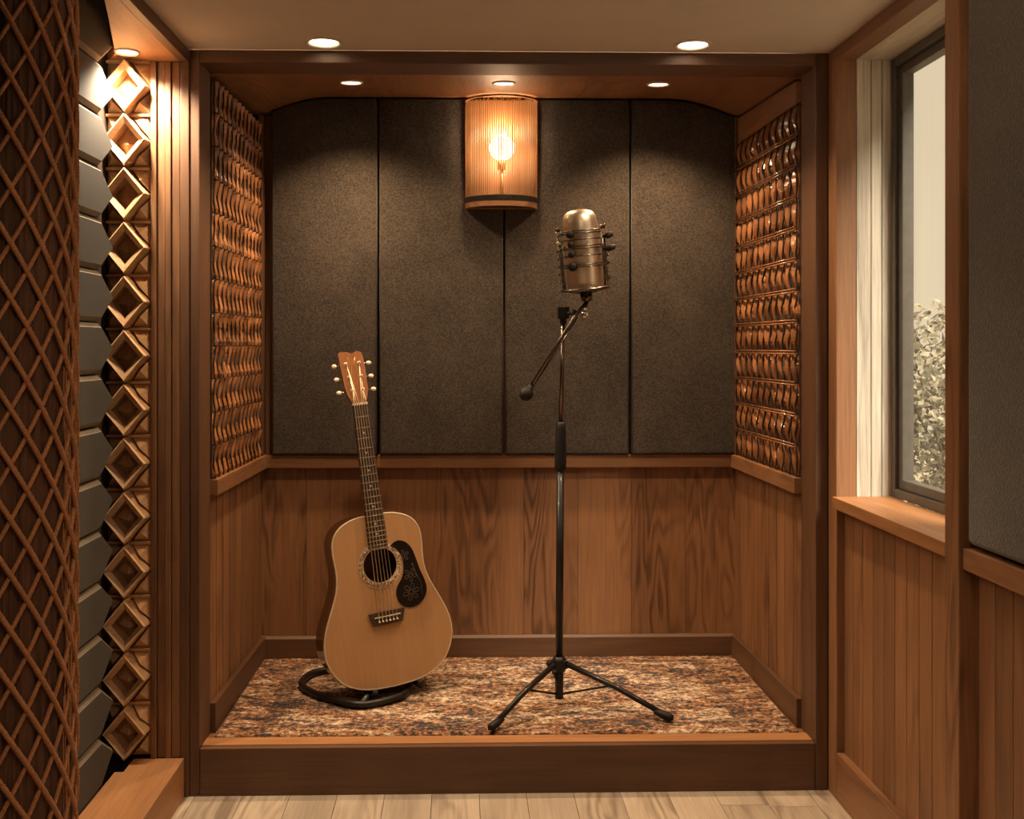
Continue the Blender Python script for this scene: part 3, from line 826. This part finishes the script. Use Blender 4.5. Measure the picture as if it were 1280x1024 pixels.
# bridge
m = MB(); m.prism([(-.056, .222), (.056, .222), (.045, .184), (-.045, .184)], 'Y', -.010, -.0002, .002); br = m.build('bridge', M['rosewood'], gt)
m = MB(); m.box(-.040, .040, -.013, -.0095, .2065, .2095, .0005); m.build('saddle', M['ivory'], br)
for k in range(6):
    x_ = -.0275 + .011 * k; m = MB(); m.lathe([(0, .0), (.0022, .0), (.003, .0025), (.0028, .0055), (0, .0065)], 12, Matrix.Translation((x_, -.0098, .195)) @ Matrix.Rotation(PI / 2, 4, 'X')); m.build('bridge_pin', M['ivory'], br)
# neck (rounded back), fretboard, frets
b = bmesh.new(); secs = []
for z_ in (.500, .51, .53, .60, .70, .80, .842):
    w_ = .0285 - (z_ - .5) / .34 * .0065; dp = .022 if z_ > .52 else .060
    secs.append([b.verts.new((w_ * math.cos(a), -.002 + dp * math.sin(a), z_)) for a in [PI * k / 10 for k in range(11)]])
for A, B_ in zip(secs, secs[1:]):
    for i in range(10):
        f = b.faces.new((A[i], A[i + 1], B_[i + 1], B_[i])); f.smooth = True
    b.faces.new((A[10], A[0], B_[0], B_[10]))
b.faces.new(secs[0]); b.faces.new(secs[-1][::-1]); bmesh.ops.recalc_face_normals(b, faces=b.faces[:])
m = MB(); m.merge(b, .5); neck = m.build('neck', M['mahog'], gt)
m = MB(); m.prism([(-.030, .412), (.030, .412), (.0222, .838), (-.0222, .838)], 'Y', -.0085, -.0003, .001); fb = m.build('fretboard', M['rosewood'], gt)
NUT, SAD = .838, .208; SL = NUT - SAD
for k in range(1, 21):
    z_ = NUT - SL * (1 - 2 ** (-k / 12)); w_ = .0222 + (.838 - z_) / (.838 - .412) * .0078
    m = MB(); m.tube([(-w_, -.0088, z_), (0, -.0092, z_), (w_, -.0088, z_)], .0013, 6); m.build('fret', M['fret'], fb)
for k in (3, 5, 7, 9, 12, 15, 17):
    z_ = NUT - SL * (1 - (2 ** (-k / 12) + 2 ** (-(k - 1) / 12)) / 2)
    m = MB(); m.lathe([(0, 0), (.003, 0)], 12, Matrix.Translation((0, -.0087, z_)) @ Matrix.Rotation(PI / 2, 4, 'X')); m.build('fret_marker', M['ivory'], fb)
m = MB(); m.box(-.0232, .0232, -.0115, .0, .838, .8445, .001); m.build('nut', M['ivory'], gt)
# headstock, tilted back
HM = Matrix.Translation((0, -.004, .8445)) @ Matrix.Rotation(R(-12), 4, 'X')
hp = [(-.021, 0), (.021, 0), (.030, .022), (.035, .045), (.037, .10), (.0375, .145), (.034, .158), (.020, .163), (.004, .156), (-.012, .163), (-.034, .164), (-.0385, .155), (-.038, .10), (-.036, .05), (-.031, .022)]
m = MB(); m.prism(hp, 'Y', -.001, .0145, .0012, .5, HM); hd = m.build('headstock', M['head'], gt)
m = MB()
for s_ in (-1, 1): m.tube([HM @ Vector((s_ * .006, -.0014, .02)), HM @ Vector((s_ * .012, -.0014, .07)), HM @ Vector((s_ * .004, -.0014, .12)), HM @ Vector((s_ * .012, -.0014, .145))], .0007, 4)
m.build('headstock_inlay', M['brass'], hd)
for s_ in (-1, 1):
    for k in range(3):
        zz = .040 + .042 * k; xx = s_ * (.017 + .002 * k)
        m = MB(); m.lathe([(0, -.001), (.0052, -.001), (.0052, .0012), (.003, .002), (.0027, .009), (.0031, .0095), (.0031, .011), (0, .012)], 16, HM @ Matrix.Translation((xx, -.001, zz)) @ Matrix.Rotation(PI / 2, 4, 'X')); m.build('tuning_post', M['ivory'], hd)
        m = MB(); xo = s_ * .036
        m.tube([HM @ Vector((xo - s_ * .004, .009, zz)), HM @ Vector((xo + s_ * .012, .009, zz))], .0024, 8)
        pgm = m.build('tuning_peg', M['chrome'], hd)
        m = MB(); m.ball((0, 0, 0), .0085, HM @ Matrix.Translation((xo + s_ * .018, .009, zz)), 14, (1.0, .55, .78)); m.build('peg_button', M['ivory'], pgm)
for k in range(6):
    u = -1 + .4 * k; s_ = -1 if k < 3 else 1; j = k if k < 3 else 5 - k
    post = HM @ Vector((s_ * (.017 + .002 * j), -.008, .040 + .042 * j))
    m = MB(); m.tube([(u * .0275, -.0100, .195), (u * .0275, -.0135, .208), (u * .0185, -.0120, .8415), tuple(post)], .0009 + .00014 * (5 - k), 6); m.build('string', M['string'], gt)

# guitar stand ---------------------------------------------------------------
st = thing('guitar_stand', (-.24, 3.20, RT), 'low black looped guitar stand under the acoustic guitar', 'guitar stand')
def loc(p): return tuple(Vector(p) - Vector(st.location))
lp = []
for (px, py) in ((452, 881), (425, 877), (398, 869), (382, 861), (377, 854), (384, 845), (400, 839), (425, 836), (455, 835), (485, 838), (505, 846), (512, 857), (505, 868), (482, 876)):
    lp.append(loc(atz(px, py, RT + .011)))
# smooth closed loop
sm = []
n = len(lp)
for i in range(n):
    p0, p1, p2, p3 = [Vector(lp[(i + d) % n]) for d in (-1, 0, 1, 2)]
    for k in range(5):
        t_ = k / 5; sm.append(.5 * (2 * p1 + (p2 - p0) * t_ + (2 * p0 - 5 * p1 + 4 * p2 - p3) * t_ * t_ + (3 * p1 - p0 - 3 * p2 + p3) * t_ ** 3))
m = MB(); m.tube(sm, .0105, 10, closed=True); m.build('base_loop', M['black'], st)
def gl(p): return Vector(loc(GM @ Vector(p)))
fw = .012
c0_ = gl((0, .05, -.013))
for s_, nm in ((-1, 'a'), (1, 'b')):
    e0 = gl((s_ * .075, .13, -.004)); e1 = gl((s_ * .075, .05, -.016)); e2 = gl((s_ * .070, -.022, -.010)); e3 = gl((s_ * .070, -.026, .006))
    back = gl((0, .16, .02))
    m = MB(); m.tube([back, e0, e1, e2, e3], [.007, .007, .007, .008, .008], 10); m.build('cradle_arm', M['blackrub'], st)
bk = gl((0, .16, .02)); m = MB(); m.tube([bk, gl((0, .165, .20)), gl((0, .150, .30))], .008, 10); m.build('upright', M['black'], st)
m = MB(); m.tube([bk, Vector((bk.x, bk.y, .012))], .009, 10); m.tube([Vector((bk.x, bk.y, .012)), Vector(lp[8])], .008, 8); m.tube([Vector((bk.x, bk.y, .012)), Vector(lp[0]) ], .0105, 8); m.build('spine', M['black'], st)
m = MB(); m.box(-.03, .03, -.008, .008, -.012, .012, .004, None, Matrix.Translation(gl((0, .146, .30)))); m.build('back_rest', M['blackrub'], st)

# ------------------------------------------------------------------ microphone stand
SYY = 3.06; base = at(699, 873, SYY); hub = at(699, 829, SYY)
ms = thing('microphone_stand', (base.x, SYY, RT), 'black tripod microphone stand with a boom arm and round counterweight standing on the rug', 'microphone stand')
O = Vector(ms.location)
def A(px, py, Y): return at(px, py, Y) - O
hl = hub - O
m = MB(); m.tube([A(699, 873, SYY), hl + Vector((0, 0, -.01))], .0125, 16); m.build('centre_column', M['black'], ms)
m = MB(); m.lathe([(0, -.024), (.018, -.024), (.021, -.012), (.021, .010), (.016, .020), (0, .020)], 24, Matrix.Translation(hl))
for a in (200, 320, 80):
    d = Vector((math.cos(R(a)), math.sin(R(a)), 0)); m.box(-.009, .009, -.004, .026, -.014, .010, .003, None, Matrix.Translation(hl) @ Matrix.Rotation(R(a) - PI / 2, 4, 'Z'))
m.build('hub', M['black'], ms)
m = MB(); kb = hl + Vector((-.030, -.016, .004)); m.tube([hl, kb], .005, 8); m.ball(tuple(kb), .010, sc=(1, 1, .9)); m.build('hub_knob', M['blackrub'], ms)
feet = [atz(614, 909, RT + .012) - O, atz(838, 897, RT + .012) - O, Vector((.012, .265, .012))]
for i, ft in enumerate(feet):
    d = (ft - hl); d.z = 0; d.normalize(); s0 = hl + d * .026
    mid = s0.lerp(ft, .5) + Vector((0, 0, .006))
    m = MB(); m.tube([s0, mid, ft - d * .02 + Vector((0, 0, .006))], [.0085, .0082, .0078], 12); lg = m.build('leg', M['black'], ms)
    m = MB(); m.tube([ft - d * .045 + Vector((0, 0, .012)), ft - d * .02 + Vector((0, 0, .004)), ft + Vector((0, 0, .0)), ft + d * .008 + Vector((0, 0, .0))], [.0095, .0115, .0115, .007], 12); m.build('rubber_foot', M['blackrub'], lg)
    m = MB(); m.tube([A(699, 868, SYY), s0.lerp(ft, .42)], .003, 8); m.build('brace', M['black'], ms)
cl0, cl1 = A(700.5, 586, SYY), A(701, 530, SYY)
m = MB(); m.tube([hl, cl0], .0112, 16); m.build('lower_tube', M['black'], ms)
m = MB(); m.tube([cl0 + Vector((0, 0, -.006)), cl0, cl0.lerp(cl1, .1), cl0.lerp(cl1, .9), cl1, cl1 + Vector((0, 0, .006))], [.012, .0165, .0175, .015, .0135, .010], 20); m.build('clutch_grip', M['blackrub'], ms)
tp = A(704, 392, SYY)
m = MB(); m.tube([cl1, tp], .0062, 14); m.build('upper_rod', M['darkchrome'], ms)
m = MB(); m.box(-.017, .017, -.014, .014, -.018, .018, .006, None, Matrix.Translation(tp + Vector((0, 0, .002)))); m.tube([tp + Vector((0, .005, 0)), tp + Vector((.028, -.03, 0))], .006, 10); m.ball(tuple(tp + Vector((.028, -.028, .0))), .011); m.tube([tp + Vector((0, 0, -.03)), tp], .010, 12); m.build('boom_clamp', M['blackrub'], ms)
BY = SYY - .035
b0, b1, b2 = A(660, 489, BY - .05), A(718, 396, BY), A(734, 377, BY)
m = MB(); m.tube([b0, b1, b2], .0052, 12); m.tube([b0 + Vector((.008, .004, 0)), b1 + Vector((.010, .004, 0))], .0022, 8); m.build('boom_arm', M['darkchrome'], ms)
m = MB(); e = (b0 - b1).normalized(); m.ball(tuple(b0 + e * .010), .0205); m.tube([b0 + e * .01, b0 - e * .018], [.012, .009], 12); m.build('counterweight', M['blackrub'], ms)
m = MB(); kn = A(731, 393, BY - .02); m.tube([b2, kn], .005, 8); m.lathe([(0, -.008), (.009, -.008), (.0115, -.003), (.0115, .003), (.009, .008), (0, .008)], 18, Matrix.Translation(kn) @ Matrix.Rotation(PI / 2, 4, 'X')); m.build('boom_knob', M['chrome'], ms)

# microphone ----------------------------------------------------------------
MY = BY
mc = at(727.5, 312, MY); MMt = Matrix.Translation(mc) @ Matrix.Rotation(R(-5.5), 4, 'Y') @ Matrix.Rotation(R(4), 4, 'X')
mic = thing('studio_microphone', None, 'large vintage nickel condenser microphone in a ringed shock mount', 'microphone', None, MMt)
mr = .0515
prof = [(0, -.112), (mr * .93, -.112), (mr, -.106), (mr, .062), (mr * .99, .078), (mr * .93, .094), (mr * .80, .106), (mr * .58, .1135), (mr * .3, .1165), (0, .117)]
m = MB(); m.lathe(prof, 56); m.build('capsule_body', M['nickel'], mic)
rgz = [.050, .029, .006, -.018, -.047]
for i, z_ in enumerate(rgz):
    for dz in ((0,) if i % 2 else (-.003, .004)):
        m = MB(); rr = mr + .007; m.tube([(rr * math.cos(2 * PI * k / 56), rr * math.sin(2 * PI * k / 56), z_ + dz) for k in range(56)], .0021, 7, closed=True); m.build('mount_ring', M['darkchrome'], mic)
m = MB(); rr = mr + .010
for s_ in (-1, 1):
    for dy in (-.022, .018): m.tube([(s_ * rr, dy, -.11), (s_ * (rr + .004), dy, .060)], .0032, 8); m.ball((s_ * (rr + .004), dy, .063), .0062)
m.build('side_rods', M['darkchrome'], mic)
m = MB(); m.lathe([(mr + .018, -.120), (mr + .022, -.116), (mr + .018, -.111), (.02, -.111), (0, -.111)], 48); m.lathe([(.0, -.128), (.028, -.128), (mr + .005, -.120), (mr + .018, -.120)], 48); m.build('basket_base', M['darkchrome'], mic)
for s_ in (-1, 1):
    m = MB()
    for k in range(4 if s_ > 0 else 5):
        z_ = -.10 + .022 * k
        m.tube([(s_ * (rr - .002), -.022, z_), (s_ * (rr + .012), -.006, z_ + .011), (s_ * (rr + .002), .018, z_ + .004)], .0017, 6)
        m.tube([(s_ * (rr + .012), -.006, z_ + .011), (s_ * (rr + .004), -.022, z_ + .020)], .0015, 6)
        m.ball((s_ * (rr + .012), -.006, z_ + .011), .0032)
    m.build('elastic_web', M['darkchrome'], mic)
for z_, l_ in ((.031, .034), (-.006, .038)):
    m = MB(); m.tube([(mr + .006, -.03, z_), (mr + .016, -.033, z_ + .001), (mr + .018, -.034, z_ + .001), (mr + l_, -.036, z_ + .006), (mr + l_ + .003, -.036, z_ + .0065)], [.005, .006, .0095, .0085, .004], 12); m.build('side_knob', M['blackrub'], mic)
for z_, r_ in ((.045, .012), (.016, .010), (-.012, .011), (-.047, .014)):
    m = MB(); a = R(232); m.lathe([(0, -.005), (r_ * .8, -.005), (r_, 0), (r_ * .8, .006), (0, .007)], 18, Matrix.Translation(((mr + .008) * math.cos(a), (mr + .008) * math.sin(a), z_)) @ Matrix.Rotation(PI / 2, 4, 'X')); m.build('mount_screw', M['blackrub'], mic)
for z_ in (.052, .022, .008):
    m = MB(); m.tube([(-mr - .004, -.02, z_), (-mr - .018, -.024, z_)], .003, 8); m.ball((-mr - .019, -.024, z_), .0065); m.build('thumb_screw', M['chrome'], mic)
m = MB(); jt = (MMt.inverted() @ (b2 + O)); m.tube([(0, 0, -.124), (.001, 0, -.136), (jt.x, jt.y, jt.z + .012), (jt.x, jt.y, jt.z)], [.018, .010, .013, .010], 14)
for s_ in (-1, 1): m.tube([(s_ * .014, -.004, -.126), (s_ * .012 + jt.x * .5, -.010, -.150)], .004, 8)
m.build('swivel_joint', M['darkchrome'], mic)

# ------------------------------------------------------------------ outdoors
m = MB(); m.box(1.32, 9, -4, 14, -.22, -.2, 0); tag(struct('ground', m, M['ground']), 'pale sunlit ground outside the window', 'ground')
def shrub(loc_, rx, rz, nleaf, label):
    t = thing('garden_shrub', loc_, label, 'shrub', 'shrubs outside the window'); m = MB()
    b = bmesh.new()
    for k in range(nleaf):
        while True:
            p = Vector((random.uniform(-1, 1), random.uniform(-1, 1), random.uniform(-1, 1)))
            if .35 < p.length < 1: break
        p = Vector((p.x * rx, p.y * rx, rz + p.z * rz)) * (1 + .12 * noise.noise(p * 3))
        d = Vector((random.gauss(0, 1), random.gauss(0, 1), random.gauss(0, 1))).normalized(); u = d.orthogonal().normalized(); s_ = random.uniform(.018, .04)
        vs = [b.verts.new(p + d * s_), b.verts.new(p + u * s_ * .5), b.verts.new(p - d * s_), b.verts.new(p - u * s_ * .5)]
        b.faces.new(vs)
    m.merge(b); m.build('foliage', M['leaf'], t)
    m = MB()
    for k in range(9):
        a = k * .7; m.tube([(0, 0, 0), (math.cos(a) * rx * .3, math.sin(a) * rx * .3, rz), (math.cos(a) * rx * .6, math.sin(a) * rx * .6, rz * 1.6)], [.02, .012, .004], 6)
    m.build('stems', M['twig'], t); return t
shrub((2.95, 5.9, -.2), .75, .82, 9000, 'pale leafy garden shrub outside the window')

# ------------------------------------------------------------------ light from outside, camera, view
w = bpy.data.worlds.new('World'); bpy.context.scene.world = w; w.use_nodes = True
bg = w.node_tree.nodes['Background']; bg.inputs[0].default_value = (1, .81, .54, 1); bg.inputs[1].default_value = .82
l = bpy.data.lights.new('sun', 'SUN'); l.energy = 9; l.angle = R(22); l.color = (1, .88, .70)
o = bpy.data.objects.new('sun', l); C.objects.link(o); d = Vector((-.36, .62, -.62)); o.rotation_euler = d.to_track_quat('-Z', 'Y').to_euler()
l = bpy.data.lights.new('window_portal', 'AREA'); l.shape = 'RECTANGLE'; l.size = 1.15; l.size_y = .66; l.cycles.is_portal = True
o = bpy.data.objects.new('window_portal', l); C.objects.link(o); o.location = (1.20, 2.38, 1.366); o.rotation_euler = (0, R(90), 0)

cam = bpy.data.cameras.new('camera'); co = bpy.data.objects.new('camera', cam); C.objects.link(co)
co.location = (0, 0, H); co.rotation_euler = (PI / 2, 0, -TH)
cam.sensor_width = 36; cam.lens = FP / 1280 * 36; cam.shift_x = (640 - CX) / 1280; cam.shift_y = (CY - 512) / 1280; cam.clip_start = .02
S = bpy.context.scene; S.camera = co
S.view_settings.view_transform = 'Standard'; S.view_settings.look = 'None'; S.view_settings.gamma = 1; S.view_settings.exposure = 0; S.view_settings.use_curve_mapping = False
